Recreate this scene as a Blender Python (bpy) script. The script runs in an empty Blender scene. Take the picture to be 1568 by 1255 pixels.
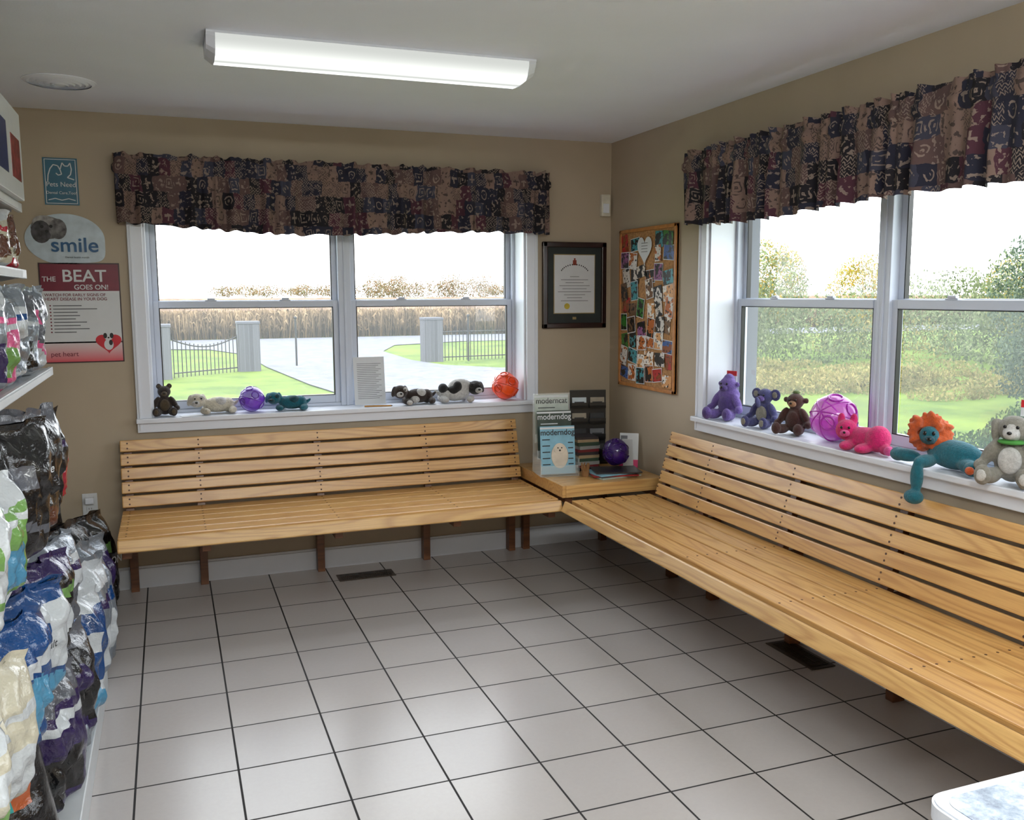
import bpy, bmesh, math, random
from mathutils import Vector, Matrix, Euler, noise
random.seed(7)
R=math.radians
scene=bpy.context.scene
scene.view_settings.view_transform='Standard'
scene.view_settings.look='None'
scene.view_settings.exposure=0.95

# ------------------------------------------------------------------ dims
XW=2.562; YW=5.064; ZC=2.437; XL=-0.82; YF=-1.6
# ------------------------------------------------------------------ material helpers
def srgb(r,g,b):
    f=lambda c:((c/255)/12.92 if c/255<=0.04045 else (((c/255)+0.055)/1.055)**2.4)
    return (f(r),f(g),f(b),1)
class NT:
    def __init__(s,name):
        s.mat=bpy.data.materials.new(name); s.mat.use_nodes=True
        s.t=s.mat.node_tree; s.n=s.t.nodes; s.l=s.t.links
        s.b=s.n['Principled BSDF']; s.out=s.n['Material Output']
    def node(s,typ,**kw):
        n=s.n.new(typ)
        for k,v in kw.items(): setattr(n,k,v)
        return n
    def link(s,a,b): s.l.new(a,b)
    def setin(s,sock,v):
        if isinstance(v,bpy.types.NodeSocket): s.l.new(v,sock)
        else: sock.default_value=v
    def math(s,op,a,b=0.0,c=0.0,clamp=False):
        n=s.n.new('ShaderNodeMath'); n.operation=op; n.use_clamp=clamp
        s.setin(n.inputs[0],a); s.setin(n.inputs[1],b)
        if len(n.inputs)>2: s.setin(n.inputs[2],c)
        return n.outputs[0]
    def mix(s,f,a,b,mode='MIX'):
        n=s.n.new('ShaderNodeMix'); n.data_type='RGBA'; n.blend_type=mode
        s.setin(n.inputs[0],f); s.setin(n.inputs[6],a); s.setin(n.inputs[7],b)
        return n.outputs[2]
    def noise(s,vec,scale=5,detail=3,rough=.5,out=0):
        n=s.n.new('ShaderNodeTexNoise'); n.inputs['Scale'].default_value=scale
        n.inputs['Detail'].default_value=detail; n.inputs['Roughness'].default_value=rough
        if vec is not None: s.l.new(vec,n.inputs['Vector'])
        return n.outputs[out]
    def coord(s,k='Object'):
        return s.n.new('ShaderNodeTexCoord').outputs[k]
    def mapping(s,vec,scale=(1,1,1),loc=(0,0,0)):
        n=s.n.new('ShaderNodeMapping'); n.inputs['Scale'].default_value=scale; n.inputs['Location'].default_value=loc
        s.l.new(vec,n.inputs['Vector']); return n.outputs[0]
    def ramp(s,fac,stops,interp='LINEAR'):
        n=s.n.new('ShaderNodeValToRGB'); cr=n.color_ramp; cr.interpolation=interp
        while len(cr.elements)>1: cr.elements.remove(cr.elements[-1])
        cr.elements[0].position=stops[0][0]; cr.elements[0].color=stops[0][1]
        for p,c in stops[1:]:
            e=cr.elements.new(p); e.color=c
        s.l.new(fac,n.inputs[0]); return n.outputs[0]
    def bump(s,h,strength=.3,dist=.01):
        n=s.n.new('ShaderNodeBump'); n.inputs['Strength'].default_value=strength; n.inputs['Distance'].default_value=dist
        s.l.new(h,n.inputs['Height']); s.l.new(n.outputs[0],s.b.inputs['Normal'])
    def isl(s): return s.n.new('ShaderNodeNewGeometry').outputs['Random Per Island']
    def col(s,v): s.setin(s.b.inputs['Base Color'],v)
    def rough(s,v): s.setin(s.b.inputs['Roughness'],v)

_mc={}
def M(name,rgb,rough=.5,var=.06,nscale=20,bump=0,metal=0,bscale=None,sheen=0,coat=0):
    if name in _mc: return _mc[name]
    m=NT(name); c=srgb(*rgb); tc=m.coord()
    f=m.noise(tc,nscale,3)
    d=tuple(max(0,x*(1-var*2)) for x in c[:3])+(1,); e=tuple(min(1,x*(1+var*2)) for x in c[:3])+(1,)
    m.col(m.ramp(f,[(.3,d),(.7,e)])); m.rough(rough); m.b.inputs['Metallic'].default_value=metal
    if bump: m.bump(m.noise(tc,bscale or nscale*3,4),bump,.005)
    if sheen: m.b.inputs['Sheen Weight'].default_value=sheen
    if coat: m.b.inputs['Coat Weight'].default_value=coat
    _mc[name]=m.mat; return m.mat

# ------------------------------------------------------------------ mesh helper
class MB:
    def __init__(s): s.v=[];s.f=[];s.m=[];s.sm=[];s.mats=[];s.uv={}
    def mi(s,mat):
        if mat not in s.mats: s.mats.append(mat)
        return s.mats.index(mat)
    def add(s,vs,fs,mat,smooth=False,T=None):
        o=len(s.v)
        for p in vs:
            p=Vector(p)
            if T is not None: p=T@p
            s.v.append(p)
        i=s.mi(mat) if not isinstance(mat,list) else None
        for k,f in enumerate(fs):
            s.f.append([o+a for a in f]); s.m.append(i if i is not None else s.mi(mat[k])); s.sm.append(smooth)
    def box(s,x0,x1,y0,y1,z0,z1,mat,T=None,bev=0):
        if bev:
            bm=bmesh.new(); bmesh.ops.create_cube(bm,size=1)
            for v in bm.verts:
                v.co=Vector((x0+(v.co.x+.5)*(x1-x0),y0+(v.co.y+.5)*(y1-y0),z0+(v.co.z+.5)*(z1-z0)))
            bmesh.ops.bevel(bm,geom=bm.edges[:],offset=bev,segments=2,affect='EDGES',profile=.6)
            bm.verts.index_update()
            s.add([v.co.copy() for v in bm.verts],[[v.index for v in f.verts] for f in bm.faces],mat,False,T); bm.free(); return
        vs=[(x0,y0,z0),(x1,y0,z0),(x1,y1,z0),(x0,y1,z0),(x0,y0,z1),(x1,y0,z1),(x1,y1,z1),(x0,y1,z1)]
        fs=[(0,3,2,1),(4,5,6,7),(0,1,5,4),(1,2,6,5),(2,3,7,6),(3,0,4,7)]
        s.add(vs,fs,mat,False,T)
    def cyl(s,p0,p1,r0,r1,mat,seg=12,T=None,smooth=True):
        p0=Vector(p0);p1=Vector(p1);d=(p1-p0).normalized()
        q=d.to_track_quat('Z','Y').to_matrix(); vs=[]
        for p,r in((p0,r0),(p1,r1)):
            for i in range(seg):
                a=2*math.pi*i/seg; vs.append(p+q@Vector((math.cos(a)*r,math.sin(a)*r,0)))
        fs=[(i,(i+1)%seg,seg+(i+1)%seg,seg+i) for i in range(seg)]
        s.add(vs,fs,mat,smooth,T)
        s.add(vs[:seg],[list(range(seg))[::-1]],mat,False,T); s.add(vs[seg:],[list(range(seg))],mat,False,T)
    def ell(s,c,r,mat,rot=(0,0,0),seg=20,rings=12,T=None,jit=0):
        Rm=Euler(rot).to_matrix(); vs=[];fs=[]
        for j in range(rings+1):
            th=math.pi*j/rings
            for i in range(seg):
                a=2*math.pi*i/seg
                p=Vector((r[0]*math.sin(th)*math.cos(a),r[1]*math.sin(th)*math.sin(a),r[2]*math.cos(th)))
                if jit: p*=1+jit*noise.noise(p*25+Vector(c)*13)
                vs.append(Vector(c)+Rm@p)
        for j in range(rings):
            for i in range(seg):
                fs.append((j*seg+i,(j+1)*seg+i,(j+1)*seg+(i+1)%seg,j*seg+(i+1)%seg))
        s.add(vs,fs,mat,True,T)
    def tube(s,pts,r,mat,seg=8,T=None):
        for a,b in zip(pts[:-1],pts[1:]): s.cyl(a,b,r,r,mat,seg,T)
    def poly(s,pts,mat,T=None): s.add(pts,[list(range(len(pts)))],mat,False,T)
    def obj(s,name,parent=None,loc=(0,0,0),rot=(0,0,0),merge=False):
        me=bpy.data.meshes.new(name); me.from_pydata([tuple(v) for v in s.v],[],s.f)
        for m in s.mats: me.materials.append(m)
        me.polygons.foreach_set('material_index',s.m); me.polygons.foreach_set('use_smooth',s.sm)
        if merge:
            bm=bmesh.new(); bm.from_mesh(me); bmesh.ops.remove_doubles(bm,verts=bm.verts,dist=1e-5)
            bmesh.ops.recalc_face_normals(bm,faces=bm.faces); bm.to_mesh(me); bm.free()
        me.update(); o=bpy.data.objects.new(name,me); scene.collection.objects.link(o)
        o.location=loc; o.rotation_euler=rot
        if parent: o.parent=parent
        return o
def empty(name,loc=(0,0,0),rot=(0,0,0),parent=None):
    o=bpy.data.objects.new(name,None); scene.collection.objects.link(o); o.location=loc; o.rotation_euler=rot
    o.empty_display_size=.1
    if parent:o.parent=parent
    return o
def text(body,loc,size,mat,parent,rot=(R(90),0,0),align='CENTER',name='lettering',bold=0,sx=1):
    cu=bpy.data.curves.new(name,'FONT'); cu.body=body; cu.size=size; cu.align_x=align; cu.align_y='CENTER'; cu.offset=min(bold,size*.012)
    cu.materials.append(mat); o=bpy.data.objects.new(name,cu); scene.collection.objects.link(o)
    o.location=loc;o.rotation_euler=rot;o.parent=parent;o.scale=(sx,1,1);return o
RZ=(0,0,R(-90))   # local frame for things on the right wall

# ------------------------------------------------------------------ materials
def wall_mat():
    m=NT('tan_wall_paint'); tc=m.coord(); f=m.noise(tc,3,2)
    m.col(m.ramp(f,[(.3,srgb(168,154,134)),(.7,srgb(174,160,140))])); m.rough(.6)
    m.bump(m.noise(tc,220,2),.08,.002); return m.mat
WALL=wall_mat()
CEIL=M('ceiling_paint',(230,235,248),.8,.01,3,.1,bscale=150)
WHITE=M('white_trim_paint',(218,223,234),.35,.01,5)
VINYL=M('white_vinyl',(194,202,218),.3,.01,5)
def brick_mat(name,k):
    m=NT(name); tc=m.coord(); n=m.node('ShaderNodeTexBrick'); m.link(m.mapping(tc,(1,1,1)),n.inputs['Vector'])
    n.inputs['Scale'].default_value=4; n.inputs['Color1'].default_value=srgb(105*k,107*k,114*k); n.inputs['Color2'].default_value=srgb(85*k,87*k,94*k); n.inputs['Mortar'].default_value=srgb(125*k,127*k,132*k)
    m.col(n.outputs[0]); m.rough(.9); return m.mat
BRICK=brick_mat('grey_brick',1)
def floor_mat():
    m=NT('ceramic_floor_tile'); tc=m.coord(); mp=m.mapping(tc,(1,1,1),(.166,-3.863+.3115*20,0))
    n=m.node('ShaderNodeTexBrick'); n.offset=0; n.squash=1; m.link(mp,n.inputs['Vector'])
    n.inputs['Scale'].default_value=1; n.inputs['Brick Width'].default_value=.3115; n.inputs['Row Height'].default_value=.3115
    n.inputs['Mortar Size'].default_value=.0036; n.inputs['Mortar Smooth'].default_value=.1; n.inputs['Bias'].default_value=0
    n.inputs['Color1'].default_value=srgb(184,179,177); n.inputs['Color2'].default_value=srgb(174,169,168); n.inputs['Mortar'].default_value=srgb(44,42,42)
    f=m.noise(tc,60,5,.7); f2=m.noise(tc,2.5,3)
    c=m.mix(m.math('MULTIPLY',f,.35),n.outputs['Color'],srgb(152,144,139),'MIX')
    c=m.mix(m.math('MULTIPLY',f2,.25),c,srgb(194,192,195))
    c=m.mix(n.outputs['Fac'],c,srgb(26,24,26))
    m.col(c); m.rough(m.math('ADD',m.math('MULTIPLY',n.outputs['Fac'],.5),m.math('MULTIPLY_ADD',f,.10,.19)))
    h=m.math('ADD',m.math('MULTIPLY',m.math('SUBTRACT',1.0,n.outputs['Fac']),1.0),m.math('MULTIPLY',f,.05))
    m.bump(h,.3,.002); return m.mat
FLOOR=floor_mat()
def wood_mat(name,light,mid,dark,rough=.35,ring=.45):
    m=NT(name); tc=m.coord(); isl=m.isl()
    cm=m.node('ShaderNodeCombineXYZ'); m.setin(cm.inputs[0],m.math('MULTIPLY',isl,37.0)); m.setin(cm.inputs[1],m.math('MULTIPLY',isl,11.0)); m.setin(cm.inputs[2],m.math('MULTIPLY',isl,23.0))
    va=m.node('ShaderNodeVectorMath'); va.operation='ADD'; m.link(tc,va.inputs[0]); m.link(cm.outputs[0],va.inputs[1])
    f=m.noise(m.mapping(va.outputs[0],(.9,9,9)),1.0,1.0,.4)
    rings=m.math('SINE',m.math('MULTIPLY',f,75.0))
    rings=m.math('POWER',m.math('MULTIPLY_ADD',rings,.5,.5),2.5)
    fine=m.noise(m.mapping(va.outputs[0],(6,220,220)),1.0,3,.6)
    c=m.ramp(isl,[(0,light),(1,mid)])
    c=m.mix(m.math('MULTIPLY',rings,ring),c,dark)
    c=m.mix(m.math('MULTIPLY',m.math('SUBTRACT',fine,.45,clamp=True),1.2),c,dark)
    m.col(c); m.rough(rough); m.b.inputs['Coat Weight'].default_value=.3; m.b.inputs['Coat Roughness'].default_value=.22
    m.bump(fine,.08,.002); return m.mat
WOOD=wood_mat('oak_bench_wood',srgb(214,172,110),srgb(203,156,94),srgb(160,108,56))
WOODD=wood_mat('bracket_wood',srgb(120,74,42),srgb(104,62,36),srgb(74,42,24),.5)
PLUG=M('wood_plug',(74,44,26),.5)
BLACK=M('black_plastic',(18,18,20),.35)
DKFRAME=wood_mat('mahogany_frame',srgb(46,20,18),srgb(38,16,15),srgb(24,10,10),.25)
PAPER=M('white_paper',(206,209,213),.6,.01)
INK=M('ink',(30,32,38),.6)
GREYINK=M('grey_ink',(104,106,112),.6)

def fabric_mat():
    m=NT('tapestry_fabric'); uv=m.coord('UV')
    wn=m.noise(uv,11,3,.6,1)
    vm=m.node('ShaderNodeVectorMath',operation='MULTIPLY_ADD'); m.link(wn,vm.inputs[0]); vm.inputs[1].default_value=(.05,.05,0); m.link(uv,vm.inputs[2])
    sp=m.node('ShaderNodeSeparateXYZ'); m.link(vm.outputs[0],sp.inputs[0])
    v=m.math('DIVIDE',sp.outputs[1],.080); row=m.math('FLOOR',v)
    u=m.math('ADD',m.math('DIVIDE',sp.outputs[0],.060),m.math('MULTIPLY',row,.37)); colm=m.math('FLOOR',u)
    cb=m.node('ShaderNodeCombineXYZ'); m.link(colm,cb.inputs[0]); m.link(row,cb.inputs[1])
    w=m.node('ShaderNodeTexWhiteNoise'); w.noise_dimensions='3D'; m.link(cb.outputs[0],w.inputs['Vector'])
    cb2=m.node('ShaderNodeCombineXYZ'); m.link(row,cb2.inputs[0]); m.link(colm,cb2.inputs[1]); cb2.inputs[2].default_value=5
    w2=m.node('ShaderNodeTexWhiteNoise'); w2.noise_dimensions='3D'; m.link(cb2.outputs[0],w2.inputs['Vector'])
    navy=srgb(34,36,54); mar=srgb(80,42,56); tan=srgb(140,116,106); blk=srgb(22,20,27); sl=srgb(60,62,80); br=srgb(98,76,74); crm=srgb(164,146,134)
    base=m.ramp(w.outputs['Value'],[(0,navy),(.17,tan),(.36,blk),(.5,mar),(.61,br),(.74,sl),(.84,blk),(.93,navy)],'CONSTANT')
    fu=m.math('SUBTRACT',m.math('FRACT',u),.5); fv=m.math('SUBTRACT',m.math('FRACT',v),.5)
    au=m.math('ABSOLUTE',fu); av=m.math('ABSOLUTE',fv)
    rad=m.math('SQRT',m.math('ADD',m.math('MULTIPLY',fu,fu),m.math('MULTIPLY',fv,fv)))
    rings=m.math('MULTIPLY',m.math('GREATER_THAN',m.math('SINE',m.math('MULTIPLY',rad,30.0)),.3),m.math('LESS_THAN',rad,.40))
    zig=m.math('GREATER_THAN',m.math('SINE',m.math('ADD',m.math('MULTIPLY',fv,34.0),m.math('MULTIPLY',m.math('PINGPONG',u,.14),40.0))),.35)
    cross=m.math('MULTIPLY',m.math('LESS_THAN',m.math('MINIMUM',au,av),.08),m.math('LESS_THAN',m.math('MAXIMUM',au,av),.34))
    sq=m.math('MULTIPLY',m.math('GREATER_THAN',m.math('SINE',m.math('MULTIPLY',m.math('MAXIMUM',au,av),30.0)),.5),m.math('LESS_THAN',rad,.5))
    t=w2.outputs['Value']
    def sel(lo,hi,x): return m.math('MULTIPLY',m.math('MULTIPLY',m.math('GREATER_THAN',t,lo),m.math('LESS_THAN',t,hi)),x)
    nz=m.math('GREATER_THAN',m.noise(uv,50,3),.56)
    mo=m.math('ADD',m.math('ADD',sel(0,.14,rings),sel(.14,.42,zig)),m.math('ADD',sel(.42,.50,cross),sel(.50,.62,sq)))
    mo=m.math('MAXIMUM',mo,sel(.62,1.01,nz))
    brk=m.math('GREATER_THAN',m.noise(uv,34,2),.44)
    mo=m.math('MULTIPLY',mo,brk)
    islight=m.math('MULTIPLY',m.math('GREATER_THAN',w.outputs['Value'],.17),m.math('LESS_THAN',w.outputs['Value'],.36))
    mc=m.mix(islight,crm,blk)
    c=m.mix(m.math('MULTIPLY',mo,.72),base,mc)
    c=m.mix(m.math('MULTIPLY',m.noise(uv,14,3),.4),c,srgb(44,38,48))
    m.col(c); m.rough(.95)
    m.bump(m.noise(uv,400,2),.2,.002); return m.mat
FABRIC=fabric_mat()

def glass_mat():
    m=NT('window_glass'); t=m.node('ShaderNodeBsdfTransparent'); g=m.node('ShaderNodeBsdfGlossy'); g.inputs['Roughness'].default_value=.02
    t.inputs[0].default_value=(.96,.98,.98,1)
    fr=m.node('ShaderNodeLayerWeight'); fr.inputs[0].default_value=.5; mx=m.node('ShaderNodeMixShader')
    f=m.math('MULTIPLY_ADD',m.math('POWER',fr.outputs['Facing'],5.0),.8,.04)
    m.link(f,mx.inputs[0]); m.link(t.outputs[0],mx.inputs[1]); m.link(g.outputs[0],mx.inputs[2]); m.link(mx.outputs[0],m.out.inputs[0]); return m.mat
GLASS=glass_mat()
def screen_mat():
    m=NT('insect_screen'); t=m.node('ShaderNodeBsdfTransparent'); t.inputs[0].default_value=(.94,.94,.95,1)
    d=m.node('ShaderNodeBsdfTranslucent'); d.inputs[0].default_value=(.22,.23,.25,1); mx=m.node('ShaderNodeMixShader'); mx.inputs[0].default_value=.24
    m.link(t.outputs[0],mx.inputs[1]); m.link(d.outputs[0],mx.inputs[2]); m.link(mx.outputs[0],m.out.inputs[0]); return m.mat
SCREEN=screen_mat()

# ------------------------------------------------------------------ room shell
OZ0,OZ1=.880,2.07
def wall_open(name,L0,L1,o0,o1,ax):
    b=MB()
    for t0,t1,mt in((0,.2,WALL),(.2,.3,BRICK)):
        for a0,a1,z0,z1 in((L0,o0,0,ZC),(o1,L1,0,ZC),(o0,o1,0,OZ0),(o0,o1,OZ1,ZC)):
            if mt is BRICK:
                z0=-.7 if z0==0 else z0
            if ax=='x': b.box(a0,a1,YW+t0,YW+t1,z0,z1,mt)
            else: b.box(XW+t0,XW+t1,a0,a1,z0,z1,mt)
    return b.obj(name)
wall_open('wall_back',XL-.2,XW+.3,-.10,2.00,'x')
wall_open('wall_right',YF-.2,YW,1.87,3.97,'y')
b=MB(); b.box(XL-.2,XL,YF-.2,YW,0,ZC,WALL); b.obj('wall_left')
b=MB(); b.box(XL,XW,YF-.2,YF,0,ZC,WALL); b.obj('wall_front')
b=MB(); b.box(XL-.2,XW+.2,YF-.2,YW+.2,-.15,0,FLOOR); b.obj('floor')
b=MB(); b.box(XL-.2,XW+.3,YF-.2,YW+.3,ZC,ZC+.2,CEIL); b.obj('ceiling')
def baseboard(name,L,loc,rot):
    b=MB(); b.box(0,L,-.014,0,0,.105,WHITE); b.box(0,L,-.010,0,.105,.118,WHITE,bev=.003); b.obj(name,loc=loc,rot=rot)
baseboard('baseboard_back',XW-XL,(XL,YW,0),(0,0,0))
baseboard('baseboard_right',YW-.014-YF,(XW,YW-.014,0),RZ)

# ------------------------------------------------------------------ windows (local: x along wall, +y outside)
def window(name,loc,rot):
    W=2.10; z0,z1=OZ0,OZ1; e=empty(name,loc,rot)
    t=MB(); cw=.072
    t.box(-cw,0.0,-.022,0,z0-.04,z1+cw,WHITE,bev=.004); t.box(W,W+cw,-.022,0,z0-.04,z1+cw,WHITE,bev=.004); t.box(0,W,-.022,0,z1,z1+cw,WHITE,bev=.004)
    for x in(-cw+.012,W+cw-.022): t.box(x,x+.01,-.028,-.02,z0-.04,z1+cw,WHITE,bev=.002)
    t.box(-cw,W+cw,-.024,0,z0-.05,z0-.002,WHITE,bev=.004)
    t.obj('casing',e)
    t=MB(); t.box(-cw-.004,W+cw+.004,-.048,-.0,z0,z0+.025,WHITE,bev=.005); t.box(0.001,W-.001,-.004,.165,z0+.001,z0+.025,WHITE); t.obj('sill_board',e)
    t=MB(); t.box(0,.012,0,.16,z0+.025,z1,WHITE); t.box(W-.012,W,0,.16,z0+.025,z1,WHITE); t.box(.012,W-.012,0,.16,z1-.012,z1,WHITE)
    t.obj('jamb_lining',e)
    f=MB(); zs=z0+.025; y0,y1=.145,.215
    f.box(.0,.03,y0,y1,zs,z1,VINYL,bev=.003); f.box(W-.03,W,y0,y1,zs,z1,VINYL,bev=.003); f.box(.03,W-.03,y0,y1,z1-.03,z1,VINYL,bev=.003); f.box(.03,W-.03,y0,y1,zs,zs+.018,VINYL,bev=.003)
    f.box(1.05-.036,1.05+.036,y0-.006,y1,zs,z1,VINYL,bev=.004); f.box(1.05-.006,1.05+.006,y0-.012,y0,zs,z1,VINYL,bev=.002)
    f.box(.0,W,.165,.3,z0-.0,zs,VINYL)
    f.obj('frame',e)
    g=MB(); s=MB(); h=MB(); sc=MB()
    zm=1.488
    for a0,a1 in((.03,1.014),(1.086,2.07)):
        sw=.03
        ya,yb=.155,.178
        s.box(a0,a0+sw,ya,yb,zs+.018,zm+.018,VINYL,bev=.003); s.box(a1-sw,a1,ya,yb,zs+.018,zm+.018,VINYL,bev=.003)
        s.box(a0+sw,a1-sw,ya,yb,zs+.018,zs+.062,VINYL,bev=.003); s.box(a0+sw,a1-sw,ya-.004,yb,zm-.018,zm+.018,VINYL,bev=.003)
        g.poly([(a0+sw-.004,.167,zs+.06),(a1-sw+.004,.167,zs+.06),(a1-sw+.004,.167,zm-.016),(a0+sw-.004,.167,zm-.016)],GLASS)
        for bx in(a0+sw,a1-sw-.005): s.box(bx,bx+.005,ya+.001,yb,zs+.062,zm-.018,BLACK)
        s.box(a0+sw,a1-sw,ya+.001,yb,zs+.062,zs+.066,BLACK); s.box(a0+sw,a1-sw,ya+.001,yb,zm-.022,zm-.018,BLACK)
        ya,yb=.182,.205
        s.box(a0,a0+sw,ya,yb,zm-.018,z1-.03,VINYL,bev=.003); s.box(a1-sw,a1,ya,yb,zm-.018,z1-.03,VINYL,bev=.003)
        s.box(a0+sw,a1-sw,ya,yb,z1-.07,z1-.03,VINYL,bev=.003); s.box(a0+sw,a1-sw,ya,yb,zm-.015,zm+.022,VINYL,bev=.003)
        g.poly([(a0+sw-.004,.194,zm+.02),(a1-sw+.004,.194,zm+.02),(a1-sw+.004,.194,z1-.068),(a0+sw-.004,.194,z1-.068)],GLASS)
        for bx in(a0+sw,a1-sw-.005): s.box(bx,bx+.005,ya+.001,yb,zm+.022,z1-.07,BLACK)
        sc.poly([(a0+.01,.212,zs+.01),(a1-.01,.212,zs+.01),(a1-.01,.212,zm+.01),(a0+.01,.212,zm+.01)],SCREEN)
        for q in(.3,.7):
            xx=a0+(a1-a0)*q
            h.box(xx-.03,xx+.03,.152,.176,zm+.018,zm+.024,VINYL,bev=.002); h.box(xx-.018,xx+.022,.150,.168,zm+.024,zm+.034,VINYL,bev=.003)
            h.box(xx-.03,xx+.03,.142,.156,zs+.03,zs+.038,VINYL,bev=.002)
    s.obj('sashes',e); g.obj('panes',e); h.obj('sash_locks',e); sc.obj('insect_screens',e)
    return e
window('window_1',(-.10,YW,0),(0,0,0))
window('window_2',(XW,3.97,0),RZ)

# ------------------------------------------------------------------ valances
def valance(name,L,loc,rot,seed):
    rnd=random.Random(seed); d=.085; n=int((L+2*d)/.005)
    tot=L+2*d; ph=[rnd.uniform(0,6.28) for _ in range(4)]
    nz=28; verts=[];uvs=[]
    ztop,zrod,zbot=2.235,2.185,1.885
    def folds(s,k):
        w=s+.03*math.sin(s*7+ph[0])+.02*math.sin(s*17+ph[3])
        return (math.sin(w*2*math.pi/.085+ph[1])*.55+math.sin(w*2*math.pi/.14+ph[2])*.5+math.sin(w*2*math.pi/.041+ph[3])*.25*k)
    for i in range(n+1):
        s=tot*i/n
        if s<d: bx,by,nx,ny=0,-s,-1,0
        elif s<d+L: bx,by,nx,ny=s-d,-d,0,-1
        else: bx,by,nx,ny=L,-(tot-s),1,0
        edge=min(1,min(s,tot-s)/.05)
        for j in range(nz+1):
            t=j/nz; zb=zbot+.014*math.sin(s*3.3+ph[0])+.006*folds(s,0)-.02*math.sin(math.pi*s/tot)
            if t<.16:
                q=t/.16; z=ztop+.006*folds(s,1)-q*(ztop-zrod); amp=.017*(1-q)+.005
            elif t<.26:
                q=(t-.16)/.1; z=zrod-q*.035; amp=.005+.006*math.sin(q*math.pi)
            else:
                q=(t-.26)/.74; z0=zrod-.035; z=z0-q*(z0-zb); amp=.007+.021*min(1,q*1.8)
            o=amp*folds(s+.01*t,1-t)*edge+ (.012 if .16<=t<.26 else 0)
            verts.append((bx+nx*o,by+ny*o,z)); uvs.append((s*1.15,z))
    me=bpy.data.meshes.new(name); fs=[]
    for i in range(n):
        for j in range(nz): a=i*(nz+1)+j; fs.append((a,a+1,a+nz+2,a+nz+1))
    me.from_pydata(verts,[],fs); me.materials.append(FABRIC)
    ul=me.uv_layers.new(name='UVMap')
    for p in me.polygons:
        p.use_smooth=True
        for li in p.loop_indices: ul.data[li].uv=uvs[me.loops[li].vertex_index]
    o=bpy.data.objects.new(name,me); scene.collection.objects.link(o); o.location=loc; o.rotation_euler=rot
    r=MB(); zr=2.17
    r.tube([(.01,0,zr),(.01,-d+.012,zr),(L-.01,-d+.012,zr),(L-.01,0,zr)],.006,WHITE); r.obj('curtain_rod',o)
    return o
valance('window_valance',2.33,(-.21,YW-.002,0),(0,0,0),3)
valance('window_valance',2.33,(XW-.002,4.09,0),RZ,9)

# ------------------------------------------------------------------ ceiling light
def lensmat(name,lo,hi):
    lm=NT(name); tc=lm.coord(); sp=lm.node('ShaderNodeSeparateXYZ'); lm.link(tc,sp.inputs[0])
    band=lm.math('POWER',lm.math('ABSOLUTE',lm.math('SINE',lm.math('MULTIPLY',sp.outputs[1],2*math.pi/.225))),2.0)
    em=lm.node('ShaderNodeEmission'); em.inputs[0].default_value=(.97,1,.95,1); lm.setin(em.inputs[1],lm.math('MULTIPLY_ADD',band,hi,lo))
    lm.link(em.outputs[0],lm.out.inputs[0]); return lm.mat
def fixture(name,loc,lmat):
    e=empty(name,loc); L=1.22
    prof=[(-.112,0),(-.112,-.02),(-.095,-.058),(-.078,-.072),(0,-.078),(.078,-.072),(.095,-.058),(.112,-.02),(.112,0)]
    x0,x1=-L/2+.03,L/2-.03; vs=[(x0,y,z) for y,z in prof]+[(x1,y,z) for y,z in prof]; n=len(prof)
    b=MB(); b.add(vs,[(i,i+1,n+i+1,n+i) for i in range(n-1)],lmat); b.obj('lens',e)
    b=MB(); b.box(-L/2,L/2,-.115,.115,-.008,0,WHITE)
    for sx in(-1,1):
        a=sx*(L/2-.03); c=sx*L/2
        vs=[(a,y*1.03,z*1.03) for y,z in prof]+[(c,y*.98,z*.75) for y,z in prof]
        b.add(vs,[(i,i+1,n+i+1,n+i) for i in range(n-1)]+[list(range(n,2*n)),list(range(n))],WHITE)
    b.obj('housing',e); return e
fixture('added_fill_fixture',(.78,3.51,ZC),lensmat('prismatic_lens',.36,.85))
LFILL=lensmat('added_fill_lens',11,20)  # for out-of-view fixtures added as fill light to brighten the room
fixture('added_fill_fixture',(.1,.55,ZC),LFILL)
fixture('added_fill_fixture',(1.6,.55,ZC),LFILL)
fixture('added_fill_fixture',(.8,-.8,ZC),LFILL)
b=MB()
for k in range(5):
    r=.14-.026*k; z=-.003-.002*k
    ring=[(math.cos(a*math.pi/20)*r,math.sin(a*math.pi/20)*r) for a in range(40)]
    vs=[(x,y,z) for x,y in ring]+[(x*.9,y*.9,z-.006) for x,y in ring]
    b.add(vs,[(i,(i+1)%40,40+(i+1)%40,40+i) for i in range(40)],CEIL,True)
b.cyl((0,0,0),(0,0,-.003),.145,.145,CEIL,40); b.cyl((0,0,-.006),(0,0,-.016),.02,.02,CEIL,20)
b.obj('ceiling_vent',loc=(-.38,4.41,ZC))

# ------------------------------------------------------------------ floor registers
VENT=M('dark_bronze_metal',(70,58,50),.4,metal=.5)
def register(loc,rot):
    b=MB(); b.box(-.155,.155,-.06,.06,.0005,.004,VENT,bev=.001)
    b.box(-.135,.135,-.042,.042,.004,.0045,BLACK)
    for k in range(26): x=-.13+k*.0104; b.box(x-.002,x+.002,-.042,.042,.0045,.007,VENT)
    b.box(-.135,.135,-.002,.002,.0045,.0075,VENT)
    b.obj('floor_vent',loc=loc,rot=rot)
register((.957,4.83,0),(0,0,0)); register((2.46,3.05,0),(0,0,R(90)))

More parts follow.
